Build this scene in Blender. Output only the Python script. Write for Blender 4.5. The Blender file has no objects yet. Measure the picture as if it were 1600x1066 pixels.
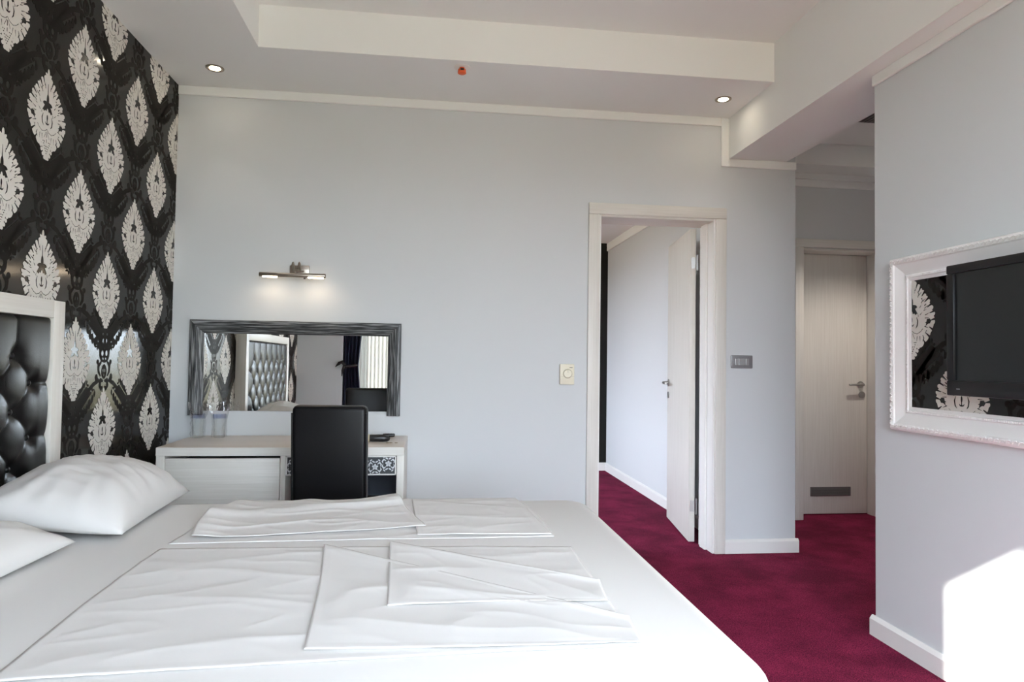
import bpy, bmesh, math, random
import numpy as np
from mathutils import Vector, Matrix, noise
random.seed(7)
PI = math.pi
S = bpy.context.scene
COL = S.collection

# ------------------------------------------------------------------ camera
CAM = Vector((0.0, 0.0, 1.145))
yaw, pit, rol = math.radians(6.94), math.radians(1.754), math.radians(0.815)
fwd = Vector((math.sin(yaw)*math.cos(pit), math.cos(yaw)*math.cos(pit), math.sin(pit)))
rt0 = Vector((math.cos(yaw), -math.sin(yaw), 0)); up0 = rt0.cross(fwd)
rt = math.cos(rol)*rt0 + math.sin(rol)*up0
up = -math.sin(rol)*rt0 + math.cos(rol)*up0
cd = bpy.data.cameras.new('camera'); cam = bpy.data.objects.new('camera', cd); COL.objects.link(cam)
cd.sensor_width = 36; cd.lens = 36*1046.5/1600; cd.clip_start = 0.02
mw = Matrix.Identity(4)
for i in range(3):
    mw[i][0], mw[i][1], mw[i][2], mw[i][3] = rt[i], up[i], -fwd[i], CAM[i]
cam.matrix_world = mw
S.camera = cam

# ------------------------------------------------------------------ world, sun, portals, exposure
SKY = 7.0
w = bpy.data.worlds.new('sky'); S.world = w; w.use_nodes = True
nt = w.node_tree; nt.nodes.clear()
o_ = nt.nodes.new('ShaderNodeOutputWorld'); bg = nt.nodes.new('ShaderNodeBackground')
tc = nt.nodes.new('ShaderNodeTexCoord'); sp = nt.nodes.new('ShaderNodeSeparateXYZ')
rp = nt.nodes.new('ShaderNodeValToRGB'); mr = nt.nodes.new('ShaderNodeMapRange')
mr.inputs['From Min'].default_value = -1; mr.inputs['From Max'].default_value = 1
rp.color_ramp.elements[0].position = 0.485; rp.color_ramp.elements[0].color = (0.235, 0.215, 0.145, 1)
rp.color_ramp.elements[1].position = 0.515; rp.color_ramp.elements[1].color = (1.0, 1.11, 1.28, 1)
e_ = rp.color_ramp.elements.new(0.75); e_.color = (0.90, 1.01, 1.18, 1)
e_ = rp.color_ramp.elements.new(1.0); e_.color = (0.60, 0.77, 1.05, 1)
nt.links.new(tc.outputs['Generated'], sp.inputs[0]); nt.links.new(sp.outputs['Z'], mr.inputs['Value'])
nt.links.new(mr.outputs[0], rp.inputs[0]); nt.links.new(rp.outputs[0], bg.inputs['Color'])
bg.inputs['Strength'].default_value = SKY
nt.links.new(bg.outputs[0], o_.inputs[0])

sd = bpy.data.lights.new('sun', 'SUN'); sun = bpy.data.objects.new('sun', sd); COL.objects.link(sun)
sd.energy = 15; sd.angle = math.radians(0.6); sd.color = (1.0, 0.95, 0.88)
sun.rotation_euler = Vector((0.81, 1.0, -0.69)).to_track_quat('-Z', 'Y').to_euler()
sun.location = (-3, -5, 5)

def portal(name, loc, rot, sx, sy):
    l = bpy.data.lights.new(name, 'AREA'); l.shape = 'RECTANGLE'; l.size = sx; l.size_y = sy
    o = bpy.data.objects.new(name, l); COL.objects.link(o); o.location = loc; o.rotation_euler = rot
    l.cycles.is_portal = True
    return o
portal('window_portal', (0.35, -0.715, 1.25), (PI/2, 0, PI), 2.7, 2.42)
portal('next_room_portal', (-1.50, 5.6, 1.35), (PI/2, 0, PI/2), 2.0, 1.9)

vs = S.view_settings
vs.view_transform = 'Standard'; vs.look = 'None'; vs.gamma = 1.0; vs.use_curve_mapping = False
vs.exposure = 0.85
try:
    S.cycles.max_bounces = 14; S.cycles.diffuse_bounces = 8; S.cycles.transparent_max_bounces = 24
except Exception:
    pass

# ------------------------------------------------------------------ materials
MATS = {}
def newmat(n):
    m = bpy.data.materials.new(n); m.use_nodes = True; MATS[n] = m
    b = m.node_tree.nodes['Principled BSDF']
    return m, m.node_tree, b
def plain(n, col, rough=0.5, metal=0.0, spec=0.5, bump=0.0, bscale=200, **kw):
    m, t, b = newmat(n)
    b.inputs['Base Color'].default_value = (*col, 1); b.inputs['Roughness'].default_value = rough
    b.inputs['Metallic'].default_value = metal; b.inputs['Specular IOR Level'].default_value = spec
    for k, v in kw.items():
        b.inputs[k].default_value = v
    if bump:
        nz = t.nodes.new('ShaderNodeTexNoise'); nz.inputs['Scale'].default_value = bscale; nz.inputs['Detail'].default_value = 4
        c = t.nodes.new('ShaderNodeTexCoord'); bp = t.nodes.new('ShaderNodeBump')
        bp.inputs['Strength'].default_value = bump; bp.inputs['Distance'].default_value = 0.002
        t.links.new(c.outputs['Object'], nz.inputs['Vector']); t.links.new(nz.outputs['Fac'], bp.inputs['Height'])
        t.links.new(bp.outputs[0], b.inputs['Normal'])
    return m
def streaks(n, axis, c0, c1, rough=0.45, scale=60, stretch=0.02, lo=0.35, hi=0.65, bump=0.15, spec=0.4, detail=6):
    """grain running along one axis: noise squeezed on that axis"""
    m, t, b = newmat(n)
    c = t.nodes.new('ShaderNodeTexCoord'); mp = t.nodes.new('ShaderNodeMapping')
    sc = [scale]*3; sc['xyz'.index(axis)] = scale*stretch
    mp.inputs['Scale'].default_value = sc
    nz = t.nodes.new('ShaderNodeTexNoise'); nz.inputs['Scale'].default_value = 1.0; nz.inputs['Detail'].default_value = detail
    r = t.nodes.new('ShaderNodeValToRGB')
    r.color_ramp.elements[0].position = lo; r.color_ramp.elements[0].color = (*c0, 1)
    r.color_ramp.elements[1].position = hi; r.color_ramp.elements[1].color = (*c1, 1)
    t.links.new(c.outputs['Object'], mp.inputs[0]); t.links.new(mp.outputs[0], nz.inputs['Vector'])
    t.links.new(nz.outputs['Fac'], r.inputs[0]); t.links.new(r.outputs[0], b.inputs['Base Color'])
    bp = t.nodes.new('ShaderNodeBump'); bp.inputs['Strength'].default_value = bump; bp.inputs['Distance'].default_value = 0.0015
    t.links.new(nz.outputs['Fac'], bp.inputs['Height']); t.links.new(bp.outputs[0], b.inputs['Normal'])
    b.inputs['Roughness'].default_value = rough; b.inputs['Specular IOR Level'].default_value = spec
    return m
def emit(n, col, s):
    m, t, b = newmat(n)
    b.inputs['Base Color'].default_value = (*col, 1); b.inputs['Emission Color'].default_value = (*col, 1)
    b.inputs['Emission Strength'].default_value = s
    return m

plain('wall_paint', (0.645, 0.668, 0.68), 0.75, spec=0.2, bump=0.06, bscale=260)
plain('ceiling_paint', (0.85, 0.865, 0.85), 0.85, spec=0.15, bump=0.04, bscale=200)
plain('trim_white', (0.80, 0.79, 0.765), 0.45, spec=0.4)
plain('wallpaper_black', (0.008, 0.0072, 0.0056), 0.15, spec=0.25)
plain('wallpaper_tone', (0.014, 0.0125, 0.0105), 0.6, spec=0.12)
plain('wallpaper_white', (0.66, 0.64, 0.59), 0.6, spec=0.25)
for ax in 'xyz':
    streaks('ash_'+ax, ax, (0.69, 0.668, 0.615), (0.76, 0.742, 0.695), 0.42, 120, 0.03, 0.3, 0.7, 0.08)
    streaks('distress_'+ax, ax, (0.020, 0.022, 0.024), (0.50, 0.52, 0.53), 0.45, 230, 0.03, 0.47, 0.80, 0.3, detail=10)
streaks('ash_top', 'x', (0.58, 0.50, 0.43), (0.68, 0.61, 0.54), 0.30, 70, 0.025, spec=0.5)
plain('leather', (0.006, 0.006, 0.006), 0.30, spec=0.26, bump=0.25, bscale=420)
plain('chair_leather', (0.004, 0.004, 0.005), 0.36, spec=0.3, bump=0.2, bscale=380)
plain('sheet_cloth', (0.77, 0.762, 0.75), 0.85, spec=0.15, bump=0.05, bscale=900)
plain('pillow_cloth', (0.69, 0.68, 0.665), 0.85, spec=0.15, bump=0.05, bscale=900)
plain('chrome', (0.62, 0.60, 0.57), 0.22, metal=1.0)
plain('nickel', (0.42, 0.38, 0.33), 0.32, metal=1.0)
plain('steel', (0.45, 0.44, 0.43), 0.35, metal=1.0)
plain('mirror_glass', (0.93, 0.94, 0.93), 0.0, metal=1.0)
plain('cream_plastic', (0.78, 0.73, 0.58), 0.4)
plain('cream_dark', (0.52, 0.48, 0.37), 0.5)
plain('grey_plastic', (0.30, 0.30, 0.31), 0.35, metal=0.4)
plain('grey_key', (0.42, 0.42, 0.43), 0.35, metal=0.4)
plain('tv_black', (0.008, 0.008, 0.009), 0.35, spec=0.35)
plain('tv_screen', (0.010, 0.0115, 0.012), 0.30, spec=0.4)
plain('frame_white', (0.82, 0.80, 0.785), 0.45, spec=0.4)
plain('black_plastic', (0.012, 0.012, 0.013), 0.35)
plain('dark_wood', (0.02, 0.016, 0.013), 0.4)
plain('silver_relief', (0.62, 0.64, 0.66), 0.35, metal=0.3)
plain('relief_ground', (0.035, 0.038, 0.042), 0.5)
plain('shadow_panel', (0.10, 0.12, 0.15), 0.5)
plain('orange_cap', (0.85, 0.14, 0.04), 0.4)
plain('navy_cloth', (0.022, 0.028, 0.055), 0.8, spec=0.2, bump=0.1, bscale=500)
plain('black_ribbon', (0.006, 0.006, 0.008), 0.6)
plain('pvc_white', (0.8, 0.8, 0.8), 0.35)
plain('vent_grey', (0.20, 0.19, 0.185), 0.4, metal=0.5)
plain('vent_dark', (0.13, 0.13, 0.13), 0.6)
plain('coin', (0.35, 0.25, 0.13), 0.4, metal=0.8)
plain('gold_ring', (0.70, 0.62, 0.45), 0.3, metal=0.6)
plain('paper', (0.75, 0.75, 0.73), 0.6)
emit('lamp_glow', (1.0, 0.80, 0.58), 14)
emit('bulb_glow', (1.0, 0.88, 0.70), 30)
def seethrough(n, col, fac, rough=0.05, kind='glossy'):
    m, t, b = newmat(n); t.nodes.remove(b)
    out = t.nodes['Material Output']; tr = t.nodes.new('ShaderNodeBsdfTransparent'); mx = t.nodes.new('ShaderNodeMixShader')
    tr.inputs[0].default_value = (*col, 1)
    gl = t.nodes.new('ShaderNodeBsdfGlossy'); gl.inputs['Roughness'].default_value = rough
    fr = t.nodes.new('ShaderNodeLayerWeight'); fr.inputs['Blend'].default_value = fac
    t.links.new(fr.outputs['Fresnel' if kind == 'glossy' else 'Facing'], mx.inputs[0])
    t.links.new(tr.outputs[0], mx.inputs[1]); t.links.new(gl.outputs[0], mx.inputs[2])
    t.links.new(mx.outputs[0], out.inputs['Surface'])
    return m
seethrough('pane_glass', (0.97, 0.985, 0.98), 0.12)
seethrough('tumbler_glass', (0.99, 0.995, 0.99), 0.16, 0.04, 'facing')
seethrough('band_blue', (0.76, 0.78, 0.90), 0.16, 0.05, 'facing')
seethrough('wrap_plastic', (0.99, 0.99, 0.99), 0.22, 0.12, 'facing')
m, t, b = newmat('sheer_cloth')
t.nodes.remove(b)
d1 = t.nodes.new('ShaderNodeBsdfDiffuse'); d1.inputs[0].default_value = (0.55, 0.54, 0.50, 1)
d2 = t.nodes.new('ShaderNodeBsdfTranslucent'); d2.inputs[0].default_value = (0.26, 0.255, 0.235, 1)
mx = t.nodes.new('ShaderNodeMixShader'); mx.inputs[0].default_value = 0.5
t.links.new(d1.outputs[0], mx.inputs[1]); t.links.new(d2.outputs[0], mx.inputs[2])
t.links.new(mx.outputs[0], t.nodes['Material Output'].inputs['Surface'])
# carpet: crimson pile, mottled
m, t, b = newmat('carpet')
c = t.nodes.new('ShaderNodeTexCoord')
n1 = t.nodes.new('ShaderNodeTexNoise'); n1.inputs['Scale'].default_value = 260; n1.inputs['Detail'].default_value = 3
n2 = t.nodes.new('ShaderNodeTexNoise'); n2.inputs['Scale'].default_value = 5; n2.inputs['Detail'].default_value = 5
r1 = t.nodes.new('ShaderNodeValToRGB'); r1.color_ramp.elements[0].position = 0.33; r1.color_ramp.elements[1].position = 0.68
r1.color_ramp.elements[0].color = (0.058, 0.0042, 0.016, 1); r1.color_ramp.elements[1].color = (0.315, 0.0250, 0.084, 1)
r2 = t.nodes.new('ShaderNodeValToRGB'); r2.color_ramp.elements[0].position = 0.35; r2.color_ramp.elements[1].position = 0.65
r2.color_ramp.elements[0].color = (0.62, 0.62, 0.62, 1); r2.color_ramp.elements[1].color = (1.1, 1.1, 1.1, 1)
mm = t.nodes.new('ShaderNodeMix'); mm.data_type = 'RGBA'; mm.blend_type = 'MULTIPLY'; mm.inputs['Factor'].default_value = 1.0
for nn in (n1, n2): t.links.new(c.outputs['Object'], nn.inputs['Vector'])
t.links.new(n1.outputs['Fac'], r1.inputs[0]); t.links.new(n2.outputs['Fac'], r2.inputs[0])
t.links.new(r1.outputs[0], mm.inputs[6]); t.links.new(r2.outputs[0], mm.inputs[7])
t.links.new(mm.outputs[2], b.inputs['Base Color'])
bp = t.nodes.new('ShaderNodeBump'); bp.inputs['Strength'].default_value = 0.5; bp.inputs['Distance'].default_value = 0.004
t.links.new(n1.outputs['Fac'], bp.inputs['Height']); t.links.new(bp.outputs[0], b.inputs['Normal'])
b.inputs['Roughness'].default_value = 0.95; b.inputs['Specular IOR Level'].default_value = 0.1

# ------------------------------------------------------------------ mesh helpers
class MB:
    """collects shapes in world coordinates; build() links them as ONE mesh object"""
    def __init__(s): s.v = []; s.f = []; s.m = []
    def add(s, verts, faces, mi=0, mat=None):
        o = len(s.v)
        for p in verts:
            p = Vector(p)
            s.v.append(mat @ p if mat is not None else p)
        for f in faces:
            s.f.append(tuple(i+o for i in f)); s.m.append(mi)
        return s
    def bm(s, b, mi=0, mat=None):
        b.verts.index_update()
        s.add([v.co.copy() for v in b.verts], [[v.index for v in f.verts] for f in b.faces], mi, mat); b.free(); return s
    def box(s, x0, x1, y0, y1, z0, z1, r=0.0, seg=2, mi=0, mat=None):
        b = bmesh.new(); bmesh.ops.create_cube(b, size=1)
        for v in b.verts:
            v.co = Vector(((x0+x1)/2+v.co.x*(x1-x0), (y0+y1)/2+v.co.y*(y1-y0), (z0+z1)/2+v.co.z*(z1-z0)))
        if r > 0: bmesh.ops.bevel(b, geom=list(b.edges), offset=r, segments=seg, affect='EDGES', profile=0.5, clamp_overlap=True)
        return s.bm(b, mi, mat)
    def tube(s, pts, r, n=12, mi=0, cap=True, mat=None):
        pts = [Vector(p) for p in pts]; k = len(pts)
        rs = r if isinstance(r, (list, tuple)) else [r]*k
        vs_, fs = [], []; ref = None
        for i, p in enumerate(pts):
            d = (pts[min(i+1, k-1)]-pts[max(i-1, 0)]).normalized()
            if ref is None:
                ref = Vector((0, 0, 1)) if abs(d.z) < 0.9 else Vector((1, 0, 0))
            a = d.cross(ref).normalized(); b_ = d.cross(a).normalized(); ref = -b_ if False else ref
            for j in range(n):
                an = 2*PI*j/n
                vs_.append(p+(a*math.cos(an)+b_*math.sin(an))*rs[i])
        for i in range(k-1):
            for j in range(n):
                fs.append((i*n+j, i*n+(j+1) % n, (i+1)*n+(j+1) % n, (i+1)*n+j))
        if cap:
            fs.append(tuple(range(n))); fs.append(tuple(range((k-1)*n, k*n))[::-1])
        return s.add(vs_, fs, mi, mat)
    def lathe(s, prof, n=24, mi=0, mat=None, cap=True):
        vs_, fs = [], []
        k = len(prof)
        for r, z in prof:
            for j in range(n):
                a = 2*PI*j/n; vs_.append((r*math.cos(a), r*math.sin(a), z))
        for i in range(k-1):
            for j in range(n):
                fs.append((i*n+j, i*n+(j+1) % n, (i+1)*n+(j+1) % n, (i+1)*n+j))
        if cap:
            fs.append(tuple(range(n))[::-1]); fs.append(tuple(range((k-1)*n, k*n)))
        return s.add(vs_, fs, mi, mat)
    def grid(s, fn, nu, nv, mi=0, flip=False):
        vs_ = [fn(i/nu, j/nv) for j in range(nv+1) for i in range(nu+1)]
        fs = []
        for j in range(nv):
            for i in range(nu):
                a = j*(nu+1)+i; q = (a, a+1, a+nu+2, a+nu+1)
                fs.append(q[::-1] if flip else q)
        return s.add(vs_, fs, mi)
    def extrude(s, poly, axis, a, b_, mi=0, mat=None):
        """poly: list of 2d points (the other two axes in xyz order), extruded from a to b_ on axis"""
        n = len(poly); ax = 'xyz'.index(axis); vs_ = []
        for q in (a, b_):
            for p in poly:
                c = list(p); c.insert(ax, q); vs_.append(c)
        fs = [tuple(range(n)), tuple(range(n, 2*n))[::-1]]
        for i in range(n):
            fs.append((i, n+i, n+(i+1) % n, (i+1) % n))
        return s.add(vs_, fs, mi, mat)
    def mesh(s, name, mats, org, smooth=None):
        me = bpy.data.meshes.new(name)
        me.from_pydata([tuple(v-org) for v in s.v], [], s.f)
        for mt in mats: me.materials.append(MATS[mt])
        me.polygons.foreach_set('material_index', s.m)
        bb = bmesh.new(); bb.from_mesh(me); bmesh.ops.recalc_face_normals(bb, faces=bb.faces); bb.to_mesh(me); bb.free()
        if smooth is not None:
            me.shade_smooth(); me.set_sharp_from_angle(angle=math.radians(smooth))
        me.update()
        return me
    def build(s, name, mats, parent=None, smooth=None, org=None):
        if isinstance(mats, str): mats = [mats]
        if parent is not None:
            org = Vector(parent['_o'])
        elif org is None:
            xs = [v.x for v in s.v]; ys = [v.y for v in s.v]; zs = [v.z for v in s.v]
            org = Vector(((min(xs)+max(xs))/2, (min(ys)+max(ys))/2, min(zs)))
        org = Vector(org)
        o = bpy.data.objects.new(name, s.mesh(name, mats, org, smooth)); COL.objects.link(o)
        if parent is not None: o.parent = parent
        else: o.location = org
        o['_o'] = tuple(org)
        return o
def tag(o, label, cat, kind=None, group=None):
    o['label'] = label; o['category'] = cat
    if kind: o['kind'] = kind
    if group: o['group'] = group
    return o
def thing(name, loc, label, cat, kind=None, group=None):
    o = bpy.data.objects.new(name, None); COL.objects.link(o); o.location = loc; o['_o'] = tuple(loc)
    o.empty_display_size = 0.1
    return tag(o, label, cat, kind, group)
def N(x, y, z=0.0): return noise.noise(Vector((x, y, z)))

# ------------------------------------------------------------------ signed-field prints (wallpaper, relief)
def field_mesh(name, f, xs, zs, mat, plane, height=0.0, sides=False):
    """f[j,i]<0 is printed; returns mesh in the yz (plane 'x') or xz (plane 'y') plane around the origin"""
    V = []; F = []
    def P(a, c): V.append((a, c)); return len(V)-1
    ny, nx = f.shape
    SG = []
    for j in range(ny-1):
        run = None
        for i in range(nx):
            full = i < nx-1 and f[j, i] < 0 and f[j, i+1] < 0 and f[j+1, i] < 0 and f[j+1, i+1] < 0
            if full:
                if run is None: run = i
                continue
            if run is not None:
                F.append((P(xs[run], zs[j]), P(xs[i], zs[j]), P(xs[i], zs[j+1]), P(xs[run], zs[j+1]))); run = None
            if i == nx-1: break
            cs = [(xs[i], zs[j], f[j, i]), (xs[i+1], zs[j], f[j, i+1]), (xs[i+1], zs[j+1], f[j+1, i+1]), (xs[i], zs[j+1], f[j+1, i])]
            if min(q[2] for q in cs) >= 0: continue
            poly = []; cut = []
            for k in range(4):
                a, b_ = cs[k], cs[(k+1) % 4]
                if a[2] < 0: poly.append(P(a[0], a[1]))
                if (a[2] < 0) != (b_[2] < 0):
                    tt = a[2]/(a[2]-b_[2]); q = P(a[0]+(b_[0]-a[0])*tt, a[1]+(b_[1]-a[1])*tt); poly.append(q); cut.append(q)
            if len(poly) >= 3: F.append(tuple(poly))
            if len(cut) == 2: SG.append(tuple(cut))
    vv = []
    if plane == 'x+': vv = [(height, a, c) for a, c in V]
    elif plane == 'x-': vv = [(-height, -a, c) for a, c in V]
    else: vv = [(a, -height, c) for a, c in V]
    if sides:
        n0 = len(vv)
        vv += [(a, 0, c) for a, c in V]
        F += [(a, b_, n0+b_, n0+a) for a, b_ in SG]
    me = bpy.data.meshes.new(name); me.from_pydata(vv, [], F); me.materials.append(MATS[mat]); me.update()
    return me
def ell(X, Z, cx, cz, a, b, ang=0.0):
    c, s_ = math.cos(ang), math.sin(ang); u = (X-cx)*c+(Z-cz)*s_; v = -(X-cx)*s_+(Z-cz)*c
    return (np.sqrt((u/a)**2+(v/b)**2)-1)*min(a, b)
def seg(X, Z, x0, z0, x1, z1, r0, r1=None):
    r1 = r0 if r1 is None else r1
    dx, dz = x1-x0, z1-z0; t_ = np.clip(((X-x0)*dx+(Z-z0)*dz)/(dx*dx+dz*dz+1e-12), 0, 1)
    return np.hypot(X-x0-t_*dx, Z-z0-t_*dz)-(r0+(r1-r0)*t_)
def path(X, Z, pts, rs):
    d = np.full(X.shape, 9.0)
    for i in range(len(pts)-1):
        d = np.minimum(d, seg(X, Z, *pts[i], *pts[i+1], rs[i], rs[i+1]))
    return d
def U(*a):
    r = a[0]
    for q in a[1:]: r = np.minimum(r, q)
    return r
def medallion_field():
    xs = np.arange(-0.140, 0.1401, 0.002); zs = np.arange(-0.176, 0.1761, 0.002)
    X, Z = np.meshgrid(xs, zs); A = np.abs(X)
    # body: pointed oval
    half = np.interp(zs, [-0.165, -0.155, -0.10, -0.085, -0.05, 0.0, 0.04, 0.08, 0.12, 0.145, 0.165],
                     [0.004, 0.014, 0.034, 0.048, 0.072, 0.084, 0.072, 0.047, 0.018, 0.006, 0.001])
    d = (A-half[:, None])*0.8
    d = np.where(np.abs(Z) > 0.165, 0.01, d)
    lob = [(0, .160, .007, .015, 0), (.010, .148, .012, .006, .7), (.017, .130, .012, .015, -.2), (.034, .117, .016, .011, .9), (.046, .106, .012, .009, .6),
           (.053, .090, .020, .013, .8), (.067, .082, .013, .009, .4), (.070, .064, .022, .014, .7), (.087, .059, .013, .009, .3),
           (.086, .036, .022, .015, .6), (.104, .034, .012, .009, .2), (.094, .009, .024, .015, .4), (.113, .010, .012, .009, .3), (.110, -.006, .013, .009, -.2),
           (.117, -.020, .007, .009, 0), (.106, -.034, .010, .024, -.35), (.092, -.046, .018, .020, -.4),
           (.074, -.074, .018, .024, -.5), (.092, -.066, .008, .010, -.4), (.050, -.094, .018, .024, -.25),
           (.036, -.116, .008, .008, 0), (.030, -.131, .007, .007, 0), (.021, -.146, .007, .007, 0), (.010, -.158, .007, .007, 0)]
    for l in lob: d = np.minimum(d, ell(A, Z, *l))
    cut = []
    # star and flared opening, slit
    cut += [ell(A, Z, 0, .058, .008, .022), ell(A, Z, .014, .044, .016, .0075, -.15), seg(A, Z, .004, .04, .034, .006, .010, .0045), ell(A, Z, 0, .030, .017, .018)]
    cut += [seg(A, Z, 0, .075, 0, .118, .0025, .0012)]
    tulip = U(ell(A, Z, 0, .004, .008, .026), ell(A, Z, .024, -.006, .009, .024, -.3), ell(A, Z, 0, -.02, .026, .026))
    # fleuron and crescents in the tulip
    fle = U(ell(A, Z, 0, -.008, .0042, .012), seg(A, Z, 0, -.016, 0, -.030, .0022), path(A, Z, [(0, -.032), (.007, -.031), (.012, -.025)], [.0026, .0024, .001]))
    cre = path(A, Z, [(.027, .002), (.033, -.014), (.030, -.032), (.022, -.042)], [.001, .0028, .0026, .0008])
    cut += [fle, cre]
    ln = .0011
    cut += [path(A, Z, [(0, -.050), (.012, -.060), (.030, -.064), (.048, -.056), (.060, -.045)], [ln]*5)]
    cut += [path(A, Z, [(.060, -.070), (.066, -.082), (.058, -.094)], [ln, .002, .0008])]
    cut += [seg(A, Z, 0, -.062+0, 0, -.080, .0016), seg(A, Z, 0, -.088, 0, -.100, .0014), seg(A, Z, .004, -.060, .016, -.084, .0009)]
    for (x0, z0, x1, z1) in [(.020, .108, .030, .124), (.016, .098, .018, .118), (.040, .088, .056, .100), (.034, .080, .040, .096), (.060, .062, .078, .074), (.052, .056, .062, .070),
                             (.070, .034, .090, .046), (.066, .026, .080, .030), (.074, .008, .098, .016), (.072, -.004, .092, -.004), (.074, -.022, .096, -.014),
                             (.070, -.036, .092, -.044), (.080, -.052, .072, -.064), (.044, -.074, .046, -.094), (.030, -.074, .028, -.092), (.044, .038, .054, .050), (.046, .010, .058, .020)]:
        cut += [seg(A, Z, x0, z0, x1, z1, .0016, .0007)]
    # basket holes
    for r in range(7):
        zc = -.098-.0085*r; hw = .030-.0042*r
        k = 0
        xx = (.0 if r % 2 else .0045)
        while xx < hw-.002:
            if r > 1 or xx > .010: cut += [ell(A, Z, xx, zc, .0027, .0023)]
            xx += .009
    for (x0, z0, x1, z1, r0) in [(.032, .134, .022, .112, .004), (.050, .119, .034, .094, .005), (.072, .100, .050, .076, .005), (.092, .074, .063, .053, .005), (.108, .050, .076, .033, .005),
                                 (.128, .022, .088, .012, .0045), (.130, -.008, .094, -.016, .006), (.120, -.055, .086, -.034, .005), (.100, -.080, .068, -.055, .005), (.076, -.106, .056, -.078, .005)]:
        x1, z1 = x0+(x1-x0)*.72, z0+(z1-z0)*.72
        cut += [seg(A, Z, x0, z0, x1, z1, r0, .0018)]
    c = cut[0]
    for q in cut[1:]: c = np.minimum(c, q)
    d = np.maximum(d, -np.where(tulip < -.0008, np.minimum(np.minimum(fle, cre), 1), c))
    return xs, zs, d
def damask_field():
    xs = np.arange(-0.27, 0.2701, 0.003); zs = np.arange(-0.30, 0.3001, 0.003)
    X, Z = np.meshgrid(xs, zs); A = np.abs(X)
    sh = []
    def leaf(pts, wid, side_n, amp):
        out = []
        P_ = [Vector(p) for p in pts]
        for i in range(side_n):
            t_ = (i+.5)/side_n; k = min(int(t_*(len(P_)-1)), len(P_)-2); u = t_*(len(P_)-1)-k
            p = P_[k].lerp(P_[k+1], u); d_ = (P_[k+1]-P_[k]).normalized(); nrm = Vector((-d_.y, d_.x))
            ww = wid*math.sin(PI*(0.15+0.8*t_))
            for sgn in (1, -1):
                q = p+nrm*sgn*ww*.6+d_*ww*.25
                out.append(ell(A, Z, q.x, q.y, ww*.75, ww*.38, math.atan2(d_.y+nrm.y*sgn*.9, d_.x+nrm.x*sgn*.9)))
        return out
    # feathered leaves rising from under the medallion tip
    sh += leaf([(.006, .100), (.030, .150), (.075, .185), (.115, .215)], .040, 7, 1)
    sh += [path(A, Z, [(.004, .09), (.012, .125), (.035, .155), (.085, .19)], [.006, .005, .004, .002])]
    sh += leaf([(.020, .110), (.055, .095), (.075, .055)], .030, 5, 1)
    # urn and bulb
    urn = U(ell(A, Z, .0, .030, .046, .036), ell(A, Z, .024, .044, .024, .030))
    urn = np.maximum(urn, -U(ell(A, Z, .018, .036, .010, .012), ell(A, Z, 0, .060, .006, .014), ell(A, Z, .012, .012, .006, .005)))
    sh += [urn, ell(A, Z, 0, .085, .013, .028)]
    bulb = np.maximum(ell(A, Z, 0, -.045, .024, .032), -U(ell(A, Z, .008, -.040, .004, .008), ell(A, Z, 0, -.060, .004, .005)))
    sh += [bulb]
    # volutes
    sh += [path(A, Z, [(.030, -.005), (.050, -.020), (.048, -.045), (.032, -.062)], [.006, .009, .008, .005]), ell(A, Z, .058, -.002, .011, .011)]
    sh += [path(A, Z, [(.010, -.085), (.030, -.082), (.034, -.105), (.022, -.122), (.012, -.112)], [.006, .010, .010, .008, .006])]
    sh += [ell(A, Z, .066, -.070, .013, .016), ell(A, Z, .052, -.082, .010, .010)]
    # branches curving down and out to the neighbouring stems
    sh += [path(A, Z, [(.050, -.085), (.090, -.098), (.140, -.130), (.190, -.180), (.235, -.225), (.250, -.26)], [.008, .010, .010, .009, .008, .006])]
    br = leaf([(.070, -.120), (.120, -.160), (.170, -.200), (.225, -.235)], .030, 7, 1)
    vein = path(A, Z, [(.085, -.125), (.14, -.168), (.20, -.215)], [.003, .003, .002])
    f = sh[0]
    for q in sh[1:]: f = np.minimum(f, q)
    b_ = br[0]
    for q in br[1:]: b_ = np.minimum(b_, q)
    b_ = np.maximum(b_, -vein)
    f = np.minimum(f, b_)
    vein2 = path(A, Z, [(.03, .148), (.07, .178), (.10, .20)], [.0028, .0025, .0015])
    f = np.maximum(f, -vein2)
    return xs, zs, f
MED = medallion_field(); DAM = damask_field()
_pc = {}
def printed(name, fld, plane, mat, parent, x, y, z, lims, height):
    """one flat printed motif on a wall-papered plane x=const; clipped to lims=(y0,y1,z0,z1)"""
    xs, zs, f = fld; sg = 1 if plane == 'x+' else -1
    y0, y1, z0, z1 = lims
    a0, a1 = sorted((sg*(y0-y), sg*(y1-y)))
    c0, c1 = z0-z, z1-z
    cl = (max(a0, xs[0]-.01), min(a1, xs[-1]+.01), max(c0, zs[0]-.01), min(c1, zs[-1]+.01))
    key = (name, plane, tuple(round(q, 3) for q in cl))
    if key not in _pc:
        X, Z = np.meshgrid(xs, zs)
        g = np.maximum.reduce([f, cl[0]-X, X-cl[1], cl[2]-Z, Z-cl[3]])
        if (g < 0).sum() < 12: _pc[key] = None
        else: _pc[key] = field_mesh(name, g, xs, zs, mat, plane, height)
    if _pc[key] is None: return None
    o = bpy.data.objects.new(name, _pc[key]); COL.objects.link(o)
    o.parent = parent; o.location = Vector((x, y, z))-Vector(parent['_o'])
    return o

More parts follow.
